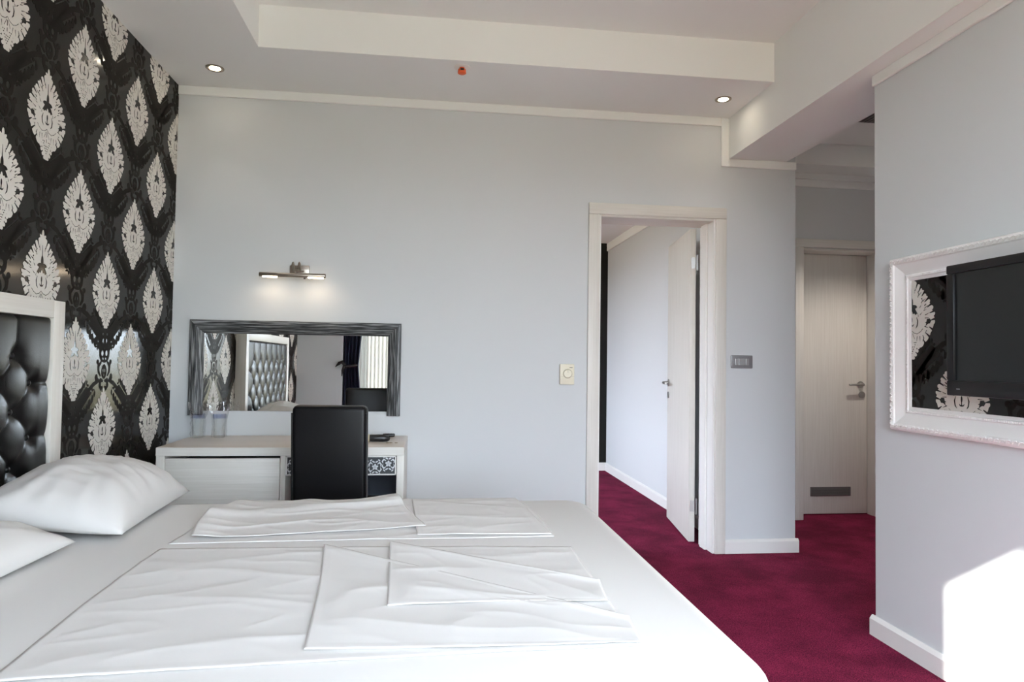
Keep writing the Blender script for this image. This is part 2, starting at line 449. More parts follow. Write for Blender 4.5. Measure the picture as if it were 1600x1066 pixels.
# ------------------------------------------------------------------ room shell
XL, XR, YB, YF = -1.425, 1.906, 3.913, -0.55
ZS, ZT, ZB = 2.665, 2.876, 2.413
XE = 2.248                      # end of the back wall
def wallbox(name, label, cat='wall', mats='wall_paint', *boxes):
    b = MB()
    for q in boxes: b.box(*q)
    o = b.build(name, mats); tag(o, label, cat, 'structure'); return o
fl = MB().box(-1.6, 4.0, -0.8, 7.2, -0.12, 0.0).build('floor', 'carpet')
tag(fl, 'crimson cut-pile carpet running from the bedroom into the hall and next room', 'carpet', 'structure')
# back wall around the door opening (opening x 0.985..1.735, z 0..2.045)
DX0, DX1, DZ = 0.985, 1.735, 2.045
wallbox('wall_back', 'pale grey painted wall behind the desk, pierced by the open white door', 'wall', 'wall_paint',
        (XL, DX0, YB, YB+0.20, 0, ZT), (DX1, XE, YB, YB+0.20, 0, ZT), (DX0, DX1, YB, YB+0.20, DZ, ZT))
wl = wallbox('wall_left', 'black damask wallpaper wall with white medallions behind the headboard', 'wall', 'wallpaper_black',
        (XL-0.15, XL, 0.36, YB, 0, ZT))
wallbox('wall_pier', 'plain grey wall pier between wallpaper and window, seen in the mirror', 'wall', 'wall_paint', (XL-0.15, -0.945, YF, 0.36, 0, ZT))
wallbox('wall_right', 'pale grey wall carrying the framed television', 'wall', 'wall_paint', (XR, XR+0.12, YF, 2.68, 0, ZB+0.02))
# front wall with window opening x -1.0..1.7, z 0.06..2.44
wallbox('wall_front', 'window wall behind the camera with a wide glazed opening', 'wall', 'wall_paint',
        (XL-0.15, -1.0, YF-0.15, YF, 0, ZT), (1.7, XR+0.12, YF-0.15, YF, 0, ZT), (-1.0, 1.7, YF-0.15, YF, 2.44, ZT), (-1.0, 1.7, YF-0.15, YF, 0, 0.06))
# hall
wallbox('wall_hall', 'shaded grey hall wall above and beside the closed far door', 'wall', 'wall_paint',
        (2.05, 2.745, 4.72, 4.95, 0, 2.9), (3.41, 3.9, 4.72, 4.95, 0, 2.9), (2.745, 3.41, 4.72, 4.95, 2.03, 2.9), (2.70, 3.55, 4.915, 4.95, 0, 2.1))  # last box: unseen backing added behind the leaf to block sky light leaking in
wallbox('wall_hall_side', 'side wall closing the hall on the right, hidden by the television wall', 'wall', 'wall_paint',
        (3.75, 3.9, 2.4, 4.72, 0, 2.9), (XR+0.12, 3.75, 2.4, 2.56, 0, 2.9))
wallbox('wall_hall_return', 'return wall of the bedroom corner leading into the hall', 'wall', 'wall_paint', (XE-0.12, XE, YB+0.20, 4.72, 0, 2.9))
# ceiling: soffit ring, tray, beam, hall
c = MB()
c.box(XL, -0.861, YF, YB, ZS, ZT+0.1); c.box(-0.861, 1.806, 3.356, YB, ZS, ZT+0.1); c.box(-0.861, 1.806, YF, 0.35, ZS, ZT+0.1)
c.box(XL-.15, 2.2, YF-.15, YB+.2, ZT, ZT+0.15)
tag(c.build('ceiling', 'ceiling_paint'), 'white plaster ceiling with a recessed rectangular tray and soffit border', 'ceiling', 'structure')
tag(MB().box(1.806, 2.182, YF, YB, ZB, ZT).build('ceiling_beam', 'ceiling_paint'), 'white boxed ceiling beam running over the top of the television wall', 'beam', 'structure')
c = MB(); c.box(2.0, 3.9, 2.4, 4.95, 2.748, 2.9); c.box(2.05, 3.75, 4.475, 4.72, 2.592, 2.76)
tag(c.build('ceiling_hall', 'ceiling_paint'), 'shaded hall ceiling with a lowered strip above the far door', 'ceiling', 'structure')
# next room shell
R2X0, R2X1, R2Y1 = -1.4, 1.88, 7.0
wallbox('wall_next_room', 'pale grey wall of the next room seen through the doorway', 'wall', 'wall_paint', (R2X1, R2X1+.12, YB+.2, R2Y1+.15, 0, 2.6))
wallbox('wall_next_room_end', 'black wall strip at the far end of the next room', 'wall', 'wallpaper_black', (R2X0-.1, R2X1, R2Y1, R2Y1+.15, 0, 2.6))
wallbox('wall_next_room_window', 'window wall of the next room, hidden behind the bedroom wall', 'wall', 'wall_paint',
        (R2X0-.1, R2X0, YB+.2, 4.6, 0, 2.6), (R2X0-.1, R2X0, 6.6, R2Y1, 0, 2.6), (R2X0-.1, R2X0, 4.6, 6.6, 2.3, 2.6), (R2X0-.1, R2X0, 4.6, 6.6, 0, 0.4))
c = MB(); c.box(R2X0-.1, R2X1+.12, YB+.2, R2Y1+.15, 2.60, 2.7); c.box(1.45, R2X1, YB+.2, R2Y1, 2.43, 2.60)
tag(c.build('ceiling_next_room', 'ceiling_paint'), 'white ceiling of the next room with a lowered edge band', 'ceiling', 'structure')

# trims: crown mouldings (flat cornice with a small step)
def crown(name, label, *boxes):
    b = MB()
    for q in boxes: b.box(*q, r=0.003, seg=1)
    return tag(b.build(name, 'ceiling_paint'), label, 'moulding', 'structure')
T = 0.014
crown('trim_1', 'white cornice along the top of the back wall, stepping down around the beam',
      (XL, 1.758, YB-T, YB, 2.614, ZS), (1.758, 1.806, YB-T, YB, 2.364, ZS), (1.806, XE, YB-T, YB, 2.364, ZB))
crown('trim_2', 'white cornice along the top of the television wall under the beam', (XR-T, XR, YF, 2.68, 2.366, ZB))
crown('trim_3', 'pinkish white cornice above the far hall door', (2.05, 3.75, 4.70, 4.72, 2.494, 2.548), (2.05, 3.75, 4.685, 4.72, 2.548, 2.592))
crown('trim_4', 'white cornice along the next room wall', (R2X1-T, R2X1, YB+.2, R2Y1, 2.345, 2.43))
# baseboards with a chamfered top
def skirting(name, label, runs):
    b = MB()
    for (ax, a0, a1, wpos, sgn) in runs:   # ax: run axis; wall at wpos on other axis; sgn: direction into the room
        h, tk = 0.083, 0.017
        pr = [(wpos, 0.0), (wpos+sgn*tk, 0.0), (wpos+sgn*tk, h-0.014), (wpos+sgn*0.006, h), (wpos, h)]
        b.extrude(pr, ax, a0, a1)
    return tag(b.build(name, 'trim_white'), label, 'baseboard', 'structure')
skirting('baseboard_back', 'white baseboard on the back wall, right of the open door', [('x', 1.79, XE+0.017, YB, -1), ('y', YB, 4.70, XE, 1)])
skirting('baseboard_back_left', 'white baseboard on the back wall behind desk and bed', [('x', XL, 0.927, YB, -1)])
skirting('baseboard_left', 'white baseboard under the wallpaper', [('y', YF, YB, XL, 1)])
skirting('baseboard_right', 'white baseboard under the television, crossed by the sun patch', [('y', YF, 2.697, XR, -1), ('x', XR, XR+0.12, 2.68, 1)])
skirting('baseboard_next_room', 'white baseboard in the next room seen through the doorway', [('y', YB+.2, R2Y1, R2X1, -1), ('x', R2X0, R2X1, R2Y1, -1)])
skirting('baseboard_hall', 'white baseboard in the hall, mostly hidden', [('x', XE, 2.70, 4.72, -1), ('x', 3.5, 3.75, 4.72, -1)])

# wallpaper print on the left wall: medallions and the tone-on-tone damask between them
for k in range(-11, 4):
    yc = 3.147+0.25*k
    for n in range(-2, 5):
        zc = (1.43 if k % 2 == 0 else 1.725)+0.6*n
        lim = (0.362, YB-0.001, 0.085, ZS-0.001)
        if yc > 0.25 and zc < 2.85:
            printed('medallion', MED, 'x+', 'wallpaper_white', wl, XL, yc, zc, lim, 0.0012)
        if yc > 0.25:
            printed('damask_scroll', DAM, 'x+', 'wallpaper_tone', wl, XL, yc, zc-0.31, lim, 0.0006)

# ------------------------------------------------------------------ door_1: open door to the next room
d = thing('door_1', (1.36, YB, 0), 'open white wooden door standing ajar into the next room', 'door', 'structure')
CW = 0.068
def casing(b, x0, x1, z0, z1): b.box(x0, x1, YB-0.018, YB+0.004, z0, z1, r=0.004, seg=2)
b = MB(); casing(b, 0.928, 0.928+CW, 0, 2.105-CW); b.build('casing', 'ash_z', d, 40)
b = MB(); casing(b, 1.792-CW, 1.792, 0, 2.105-CW); b.build('casing', 'ash_z', d, 40)
b = MB(); casing(b, 0.928, 1.792, 2.105-CW, 2.105); b.build('casing', 'ash_x', d, 40)
for x0, x1 in ((DX0, DX0+.022), (DX1-.022, DX1)):
    b = MB(); b.box(x0, x1, YB-.004, YB+.205, 0, DZ, r=0.002, seg=1)
    xx = x1 if x0 == DX0 else x0-.014
    b.box(xx, xx+.014, YB+.08, YB+.16, 0, DZ-.02, r=0.002, seg=1)
    b.build('jamb', 'trim_white', d)
b = MB(); b.box(DX0+.022, DX1-.022, YB-.004, YB+.205, DZ-.022, DZ, r=0.002, seg=1); b.build('jamb', 'ash_x', d)
# leaf: hinge corner at (1.70,4.15), opened ~98 degrees
LM = Matrix.Translation((1.700, 4.150, 0)) @ Matrix.Rotation(math.radians(-8.6), 4, 'Z')
b = MB(); b.box(-0.040, 0.0, 0.0, 0.685, 0.008, 2.022, r=0.003, seg=2, mat=LM); lf = b.build('leaf', 'ash_z', d, 40)
def door_handle(b, M, side, tip):
    # side: direction off the face (+x/-x in leaf space); lever points along tip (+1/-1 in y)
    b.lathe([(0.0, 0), (.026, 0), (.026, .008), (.012, .010), (.010, .045), (0.0, .045)], 20, mat=M @ Matrix.Rotation(side*PI/2, 4, 'Y'), cap=False)
    b.tube([(side*.042, 0, 0), (side*.047, tip*.03, 0), (side*.047, tip*.12, -.002)], [.009, .009, .008], 10, mat=M)
for side, nm in ((-1, 'handle'), (1, 'handle')):
    M_ = LM @ Matrix.Translation((-0.040 if side < 0 else 0.0, 0.635, 1.005))
    b = MB(); door_handle(b, M_, side, -1); b.build(nm, 'steel', lf, 40)['label'] = 'brushed steel lever handle'
    b = MB(); M_ = LM @ Matrix.Translation((-0.040 if side < 0 else 0.0, 0.635, 0.915))
    b.lathe([(0, 0), (.024, 0), (.024, .007), (.006, .009), (0, .009)], 20, mat=M_ @ Matrix.Rotation(side*PI/2, 4, 'Y'), cap=False)
    b.build('key_rosette', 'steel', lf, 40)
for z in (0.235, 1.80):
    b = MB()
    b.tube([(1.707, 4.142, z-.05), (1.707, 4.142, z+.05)], 0.007, 10)
    b.box(-0.030, -0.004, -0.003, 0.0, z-.035, z+.035, mat=LM)
    b.build('hinge', 'steel', lf, 40)['label'] = 'small steel hinge'

# door_2: closed door at the end of the hall
d = thing('door_2', (3.1, 4.72, 0), 'closed white wooden door with low vent grille at the end of the hall', 'door', 'structure')
b = MB(); b.box(2.704, 2.768, 4.70, 4.722, 0, 2.035, r=.004); b.build('casing', 'ash_z', d, 40)
b = MB(); b.box(3.475, 3.54, 4.70, 4.722, 0, 2.035, r=.004); b.build('casing', 'ash_z', d, 40)
b = MB(); b.box(2.704, 3.54, 4.70, 4.722, 2.035, 2.10, r=.004); b.build('casing', 'ash_x', d, 40)
b = MB(); b.box(2.745, 2.768, 4.71, 4.87, 0, 2.03); b.build('jamb', 'trim_white', d)
b = MB(); b.box(3.395, 3.475, 4.71, 4.87, 0, 2.03); b.build('jamb', 'trim_white', d)
b = MB(); b.box(2.768, 3.395, 4.71, 4.87, 2.015, 2.03); b.build('jamb', 'ash_x', d)
b = MB(); b.box(2.770, 3.393, 4.868, 4.91, 0.006, 2.013, r=.003); lf = b.build('leaf', 'ash_z', d, 40)
M_ = Matrix.Translation((3.335, 4.868, 1.004)) @ Matrix.Rotation(-PI/2, 4, 'Z')
b = MB()
b.lathe([(0, 0), (.026, 0), (.026, .008), (.012, .010), (.010, .045), (0, .045)], 20, mat=M_ @ Matrix.Rotation(PI/2, 4, 'Y'), cap=False)
b.tube([(.042, 0, 0), (.047, -.03, 0), (.047, -.12, -.002)], [.009, .009, .008], 10, mat=M_)
b.build('handle', 'steel', lf, 40)['label'] = 'brushed steel lever handle'
b = MB(); b.lathe([(0, 0), (.026, 0), (.026, .008), (.008, .010), (0, .014)], 20, mat=Matrix.Translation((3.347, 4.868, 0.924)) @ Matrix.Rotation(PI/2, 4, 'X'), cap=False)
b.build('lock_cylinder', 'steel', lf, 40)
b = MB(); b.box(2.919, 3.252, 4.862, 4.868, 0.142, 0.213, r=.002); vg = b.build('vent_grille', 'vent_grey', lf)
vg['label'] = 'grey louvred vent grille'
for i in range(7):
    b = MB(); z = 0.152+i*.0085; b.box(2.928, 3.243, 4.858, 4.862, z, z+.0045); b.build('louvre', 'vent_dark', vg)

# hall ceiling grille, half hidden by the beam
g = thing('ceiling_grille', (2.80, 3.95, 2.748), 'dark linear air grille in the hall ceiling beside the beam', 'grille')
b = MB(); b.box(2.74, 2.86, 3.45, 4.02, 2.738, 2.748); b.build('grille_plate', 'vent_dark', g)
for i in range(4):
    b = MB(); x = 2.752+i*.028; b.box(x, x+.012, 3.47, 4.0, 2.732, 2.738); b.build('slat', 'vent_grey', g)

# ------------------------------------------------------------------ window_1 behind the camera, curtain and sheer
wd = thing('window_1', (0.35, YF-.1, 0.06), 'wide white framed window behind the camera', 'window', 'structure')
fy0, fy1 = -0.69, -0.63
b = MB(); b.box(-1.0, 1.7, fy0, fy1, 2.385, 2.44, r=.004); b.build('frame_rail', 'pvc_white', wd)
b = MB(); b.box(-1.0, 1.7, fy0, fy1, 0.06, 0.13, r=.004); b.build('frame_rail', 'pvc_white', wd)
for x0, x1 in ((-1.0, -.94), (-.20, -.14), (.78, .84), (1.64, 1.7)):
    b = MB(); b.box(x0, x1, fy0, fy1, 0.13, 2.385, r=.004); b.build('mullion', 'pvc_white', wd)
for x0, x1 in ((-.94, -.20), (-.14, .78), (.84, 1.64)):
    b = MB(); b.box(x0, x1, -.664, -.656, 0.13, 2.385); b.build('pane', 'pane_glass', wd)
w2 = thing('window_2', (R2X0-.05, 5.6, .4), 'window of the next room, out of sight', 'window', 'structure')
for q in ((4.6, 6.6, .4, .46), (4.6, 6.6, 2.24, 2.3), (4.6, 4.66, .46, 2.24), (6.54, 6.6, .46, 2.24), (5.57, 5.63, .46, 2.24)):
    b = MB(); b.box(R2X0-.08, R2X0-.02, *q); b.build('frame_rail', 'pvc_white', w2)

def curtain_half(z, tie=1.07):
    return 1.0
cu = thing('curtain', (-0.84, 0.30, 0.03), 'navy blue curtain gathered with a black ribbon tie, seen in the mirror', 'curtain')
def navy(u, v):
    z = 0.03+v*2.56
    g = abs(z-1.07); pin = 0.72+0.28*min(1, g/0.75)**0.8
    cx = -0.845-0.025*(1-min(1, g/.8))
    x = cx+(u-.5)*0.25*pin
    y = 0.30+0.028*math.sin(u*2*PI*5.5)*(0.55+.45*pin)+0.01*N(u*6, z*2)
    return (x, y, z)
b = MB(); b.grid(navy, 110, 60); b.build('drape', 'navy_cloth', cu, 80)
b = MB()
b.tube([(-0.862+.062*math.cos(a), 0.30+.05*math.sin(a), 1.07+.01*math.cos(a)) for a in [i*2*PI/24 for i in range(25)]], .016, 10, cap=False)
b.build('tie_band', 'black_ribbon', cu, 60)
b = MB()
b.tube([(-.915, .37, 1.08), (-.945, .385, 1.115), (-.975, .385, 1.10), (-1.015, .385, 1.06)], [.014, .020, .018, .003], 10)
b.tube([(-.925, .37, 1.07), (-.94, .385, 1.02), (-.945, .385, .96)], [.014, .012, .004], 10)
b.build('ribbon_bow', 'black_ribbon', cu, 60)
b = MB(); b.tube([(-.943, .30, 2.61), (-.65, .30, 2.61)], .014, 12)
for x in (-.90, -.70): b.tube([(x, .30, 2.61), (x, .30, ZS)], .007, 8)
b.build('rail', 'chrome', cu, 40)
sh = MB(); sh.grid(lambda u, v: (-0.90+u*0.595, -0.44+.022*math.sin(u*2*PI*13)+.006*N(u*9, v*3), 0.03+v*2.56), 200, 20)
tag(sh.build('sheer_curtain', 'sheer_cloth', smooth=80), 'cream sheer curtain hanging beside the navy drape, seen in the mirror', 'curtain')

# ------------------------------------------------------------------ bed
BX0, BX1, BY0, BY1, BZ = -1.335, 0.635, 1.10, 2.665, 0.60
bed = thing('bed', (-0.36, 1.88, 0), 'wide white bed with black buttoned leather headboard in a pale wood frame', 'bed')
b = MB(); b.box(BX0, BX1-.03, BY0+.02, BY1-.02, 0.10, 0.34, r=.01); b.build('bed_base', 'ash_x', bed, 40)
for x in (BX0+.1, BX1-.15):
    for y in (BY0+.1, BY1-.1):
        b = MB(); b.lathe([(.03, 0), (.034, .1)], 14, mat=Matrix.Translation((x, y, 0))); b.build('leg', 'dark_wood', bed, 40)
def rounded_slab(b, x0, x1, y0, y1, z0, z1, r, cr, n=64, zfn=None):
    """slab with rounded plan corners (cr) and rounded edges (r): radial rings"""
    def outline(off):
        pts = []
        c_ = max(cr-off, 0.001)
        for (cx, cy, a0) in ((x1-cr, y1-cr, 0), (x0+cr, y1-cr, PI/2), (x0+cr, y0+cr, PI), (x1-cr, y0+cr, 3*PI/2)):
            for i in range(9):
                a = a0+PI/2*i/8; pts.append((cx+c_*math.cos(a), cy+c_*math.sin(a)))
        return pts
    rings = []
    rings.append([(p[0], p[1], z0) for p in outline(0.0)])
    rings.append([(p[0], p[1], z1-r) for p in outline(0.0)])
    for i in range(1, 7):
        a = PI/2*i/6
        rings.append([(p[0], p[1], z1-r+r*math.sin(a)) for p in outline(r*(1-math.cos(a)))])
    k = len(rings[0]); vs_ = [p for ring in rings for p in ring]; fs = []
    for i in range(len(rings)-1):
        for j in range(k):
            fs.append((i*k+j, i*k+(j+1) % k, (i+1)*k+(j+1) % k, (i+1)*k+j))
    fs.append(tuple(range((len(rings)-1)*k, len(rings)*k))); fs.append(tuple(range(k))[::-1])
    b.add(vs_, fs)
b = MB(); rounded_slab(b, BX0, BX1, BY0, BY1, 0.33, BZ, 0.055, 0.11)
b.build('mattress', 'sheet_cloth', bed, 50)['label'] = 'thick mattress under a taut white fitted sheet'
b = MB(); b.tube([(BX1-.005, y, .40+.006*N(y*9, 2)) for y in [BY0+.12+i*(BY1-BY0-.24)/24 for i in range(25)]], .004, 8)
b.build('mattress_seam', 'sheet_cloth', bed, 60)
# headboard: pale frame and tufted leather panel
HX0, HX1 = XL+.003, -1.345
HY0, HY1, HZ = 1.17, 2.662, 1.342
FW = 0.072
b = MB(); b.box(HX0, HX1, HY1-FW, HY1, 0.05, HZ, r=.003); b.build('headboard_stile', 'ash_z', bed, 40)
b = MB(); b.box(HX0, HX1, HY0, HY0+FW, 0.05, HZ, r=.003); b.build('headboard_stile', 'ash_z', bed, 40)
b = MB(); b.box(HX0, HX1, HY0+FW, HY1-FW, HZ-.064, HZ, r=.003); b.build('headboard_rail', 'ash_y', bed, 40)
PY0, PY1, PZ0, PZ1 = HY0+FW, HY1-FW, 0.45, HZ-.064
AY, AZ = 0.0975, 0.0935           # half steps of the button lattice
Y_0, Z_0 = 2.390, 1.141
BT = []
for i in range(-14, 4):
    for j in range(-8, 2):
        y = Y_0+AY*i; z = Z_0+AZ*j
        if (i+j) % 2 == 0 and PY0+.05 < y < PY1-.05 and PZ0+.03 < z < Z_0+.01: BT.append((y, z))
def tuft(y, z):
    zz = min(z, Z_0); p = (y-Y_0)/AY/2; q = (zz-Z_0)/AZ/2
    u, v = p+q, p-q
    h = (abs(math.sin(PI*u))*abs(math.sin(PI*v)))**0.42
    if z > Z_0:
        hv = abs(math.sin(PI*p))**0.4
        h = hv*0.85+(0.15*h)
        h = h*(1-.25*min(1, (z-Z_0)/.12))+.25*min(1, (z-Z_0)/.12)
    if y > 2.4875:                                # last column to the frame: horizontal pleats
        s_ = min(1, (y-2.4875)/.03)
        q2 = (z-(Z_0-AZ))/(2*AZ)
        hp = abs(math.sin(PI*q2))**0.4 if z < Z_0 else 1.0
        h = h*(1-s_)+hp*s_
    h *= 0.0125
    for (by, bz) in BT:
        d2 = ((y-by)**2+(z-bz)**2)
        if d2 < .004: h -= .013*math.exp(-d2/.0007)
    ed = min(y-PY0, PY1-y, PZ1-z)                  # roll over at the frame
    if ed < .022: h -= .016*(1-ed/.022)**2
    return h
b = MB()
b.grid(lambda u, v: (-1.360+tuft(PY0+u*(PY1-PY0), PZ0+v*(PZ1-PZ0)), PY0+u*(PY1-PY0), PZ0+v*(PZ1-PZ0)), 230, 140)
hp = b.build('headboard_panel', 'leather', bed, 180); hp['label'] = 'black buttoned leather panel'
bm0 = None
for (y, z) in BT:
    if bm0 is None:
        b = MB(); b.lathe([(.0001, .010), (.006, .009), (.010, .006), (.0115, 0)], 12, mat=Matrix.Rotation(PI/2, 4, 'Y'), cap=False)
        bm0 = b.mesh('button', ['leather'], Vector((0, 0, 0)), 60)
    o = bpy.data.objects.new('button', bm0); COL.objects.link(o); o.parent = hp
    o.location = Vector((-1.360+tuft(y, z)+.001, y, z))-Vector(hp['_o'])
b = MB(); b.box(HX0, -1.385, PY0, PY1, .30, PZ1); b.build('headboard_backing', 'dark_wood', bed)

# sheets: layered cloth patches
def wrinkle(x, y, seed, amp, ang=0.3):
    c_, s_ = math.cos(ang), math.sin(ang); u = x*c_+y*s_; v = -x*s_+y*c_
    r1_ = 1-abs(N(u*2.2+seed, v*5.2, seed))*2.0
    r2_ = 1-abs(N(u*4.5-seed, v*9, seed+5))*2.2
    return amp*(0.75*max(0, r1_)**3+0.4*max(0, r2_)**3+0.45*N(u*5, v*5, seed+9))
def patch(name, cs, z, seed, amp, parent, nu=90, nv=70, bow=(0, 0, 0, 0), ang=0.3, lift=None):
    """cs: 4 corners (x,y): 00,10,11,01; bow: sideways bulge of each edge; z height of the layer"""
    A_, B_, C_, D_ = [Vector(p) for p in cs]
    def fn(u, v):
        p = A_*(1-u)*(1-v)+B_*u*(1-v)+C_*u*v+D_*(1-u)*v
        p = p+Vector((0, bow[0]))*math.sin(PI*u)*(1-v)+Vector((bow[1], 0))*math.sin(PI*v)*u+Vector((0, bow[2]))*math.sin(PI*u)*v+Vector((bow[3], 0))*math.sin(PI*v)*(1-u)
        e = min(u*nu, v*nv, (1-u)*nu, (1-v)*nv)
        k = min(1, e/8.0)
        h = z+.0012+wrinkle(p.x, p.y, seed, amp, ang)*(.35+.65*k)
        if e < 3: h += .0007                     # hem
        if lift: h += lift(u, v)
        return (p.x, p.y, max(h, z+.0006))
    b = MB(); b.grid(fn, nu, nv)
    o = b.build(name, 'sheet_cloth', parent, 180)
    md = o.modifiers.new('thickness', 'SOLIDIFY'); md.thickness = 0.0016; md.offset = 1.0
    return o
def ridge(u, v):
    return .0042*math.exp(-((1-v)/.11)**2)
sn = thing('folded_sheet', (-0.15, 1.61, BZ), 'folded white sheet on the near half of the bed, two pointed corners turned back', 'sheet', group='folded sheets on the bed')
patch('sheet_layer', [(-0.715, 1.215), (0.41, 1.262), (0.42, 1.945), (-0.745, 2.005)], BZ+.001, 3.1, .0046, sn, 150, 100, bow=(0.01, 0.0, 0.012, -.01), ang=.1)
patch('turned_corner', [(-0.222, 1.288), (0.415, 1.268), (0.425, 1.385), (-0.293, 1.99)], BZ+.0060, 7.7, .0048, sn, 110, 90, bow=(-.004, 0.0, .0, .006), ang=-.45, lift=ridge)
patch('turned_corner', [(-0.083, 1.487), (0.405, 1.478), (0.420, 1.61), (-0.107, 1.995)], BZ+.0115, 12.3, .005, sn, 90, 70, bow=(.012, 0.0, 0, .0), ang=-.4, lift=ridge)
sf = thing('folded_sheet', (-0.18, 2.38, BZ), 'folded white sheet on the far half of the bed near the desk, one peaked fold', 'sheet', group='folded sheets on the bed')
patch('sheet_layer', [(-0.745, 2.065), (0.392, 2.068), (0.345, 2.655), (-0.71, 2.655)], BZ+.001, 21.3, .006, sf, 140, 80, bow=(0.006, 0.02, 0.0, 0.0), ang=.15)
def roll(u, v):
    return .022*math.exp(-(u/.10)**2)*(.35+.65*math.sin(PI*min(1, v*1.1+.05)))+.010*math.exp(-((v-.55-.3*u)/.10)**2)
def peak(u, v):
    return roll(u, v)+.018*math.exp(-((1-u)/.16)**2-((1-v)/.2)**2)+.006*math.exp(-((u-.45)/.08)**2-((1-v)/.25)**2)
patch('turned_corner', [(-0.690, 2.092), (-0.005, 2.205), (-0.118, 2.640), (-0.70, 2.60)], BZ+.0065, 33.3, .007, sf, 110, 80, bow=(-.012, 0.0, 0.0, -.03), ang=.35, lift=peak)
patch('turned_corner', [(-0.03, 2.10), (0.385, 2.08), (0.36, 2.45), (-0.06, 2.62)], BZ+.0055, 41.1, .005, sf, 70, 60, ang=.2)

# pillows
def pillow(name, label, M, L, W, H, seed, sag=.0, sub=56):
    b = MB()
    def fn(sgn):
        def g_(u, v):
            a, c_ = u*2-1, v*2-1
            # pointed-corner outline: edges pulled in between the corners
            px = a*(1-.07*(1-a*a)*0-.05*(1-abs(c_)**2)*abs(a)**3)*L/2
            py = c_*(1-.06*(1-abs(a)**2)*abs(c_)**3)*W/2
            t_ = max(0, (1-abs(a)**2.6))**.55*max(0, (1-abs(c_)**2.6))**.55
            rad = math.hypot(a, c_)
            wr = .10*N(a*2.2+seed, c_*2.2, seed)+.07*(1-abs(N(a*5+seed, c_*2.0, seed+3))*2)**3*.6
            ang = math.atan2(c_, a)
            wr += .075*math.sin(ang*14+seed+2*N(a*3, c_*3, seed))*max(0, rad-.45)
            top = H*t_*(1+wr)
            z = top if sgn > 0 else -H*.32*t_
            return M @ Vector((px, py, z+H*.30-sag*a))
        return g_
    b.grid(fn(1), sub, sub); b.grid(fn(-1), sub, sub, flip=True)
    o = b.build(name, 'pillow_cloth', None, 180)
    bb = bmesh.new(); bb.from_mesh(o.data); bmesh.ops.remove_doubles(bb, verts=bb.verts, dist=.0008); bmesh.ops.recalc_face_normals(bb, faces=bb.faces); bb.to_mesh(o.data); bb.free()
    o.data.shade_smooth()
    return tag(o, label, 'pillow', group='bed pillows')
pillow('pillow', 'plump white pillow against the headboard on the far side of the bed', Matrix.Translation((-1.115, 2.39, BZ+.014)) @ Matrix.Rotation(math.radians(93), 4, 'Z') @ Matrix.Rotation(math.radians(7), 4, 'X'), .66, .44, .140, 2.2)
pillow('pillow', 'flatter white pillow at the lower left, only its corner in view', Matrix.Translation((-1.165, 1.70, BZ+.010)) @ Matrix.Rotation(math.radians(88), 4, 'Z') @ Matrix.Rotation(math.radians(4), 4, 'X'), .66, .36, .092, 8.4)

# ------------------------------------------------------------------ desk
dk = thing('desk', (-0.705, 3.64, 0), 'white limed-wood desk with a carved silver drawer under the mirror', 'desk')
DXL, DXR, DY0, DY1, DT = -1.288, -0.120, 3.385, 3.898, 0.712
b = MB(); b.box(DXL, DXR, DY0, DY1, DT-.042, DT, r=.003); b.build('desk_top', 'ash_top', dk, 40)
b = MB(); b.box(DXL, DXR, DY0-.004, DY0, DT-.042, DT-.001, r=.001, seg=1); b.build('edge_band', 'ash_x', dk, 40)
b = MB(); b.box(DXL, DXL+.04, DY0, DY1, 0, DT-.042, r=.002); b.build('side_panel', 'ash_z', dk, 40)
b = MB(); b.box(DXR-.036, DXR, DY0, DY1, 0, DT-.042, r=.002); b.build('side_panel', 'ash_z', dk, 40)
b = MB(); b.box(-.715, -.690, DY0+.002, DY1, 0.05, DT-.042, r=.002); b.build('divider', 'ash_z', dk, 40)
b = MB(); b.box(DXL+.042, -.717, DY0+.001, DY0+.02, 0.07, DT-.054, r=.002); cf = b.build('cupboard_front', 'ash_x', dk, 40)
b = MB()
for i in range(14):
    z = .64-i*.035; b.box(DXL+.046, -.722, DY0-.0006, DY0+.001, z, z+.0022)
b.build('groove_line', 'ash_x', cf)
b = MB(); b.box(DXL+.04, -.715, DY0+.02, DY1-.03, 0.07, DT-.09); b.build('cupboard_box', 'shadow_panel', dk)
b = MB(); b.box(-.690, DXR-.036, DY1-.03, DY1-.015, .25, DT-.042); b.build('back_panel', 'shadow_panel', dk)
b = MB(); b.box(-.690, DXR-.036, DY1-.06, DY1-.03, .50, .535, r=.002); b.build('back_rail', 'ash_x', dk)
DRX0, DRX1, DRZ0, DRZ1 = -.688, DXR-.038, .574, .669
b = MB(); b.box(DRX0, DRX1, DY0+.004, DY0+.30, DRZ0, DRZ1); dr = b.build('drawer', 'relief_ground', dk); dr['label'] = 'drawer front carved with silver leaves and flowers'
b = MB()
for q in ((DRX0, DRX1, DRZ1-.006, DRZ1), (DRX0, DRX1, DRZ0, DRZ0+.006), (DRX0, DRX0+.006, DRZ0, DRZ1), (DRX1-.006, DRX1, DRZ0, DRZ1)):
    b.box(q[0], q[1], DY0-.003, DY0+.004, q[2], q[3])
b.build('drawer_border', 'trim_white', dr)
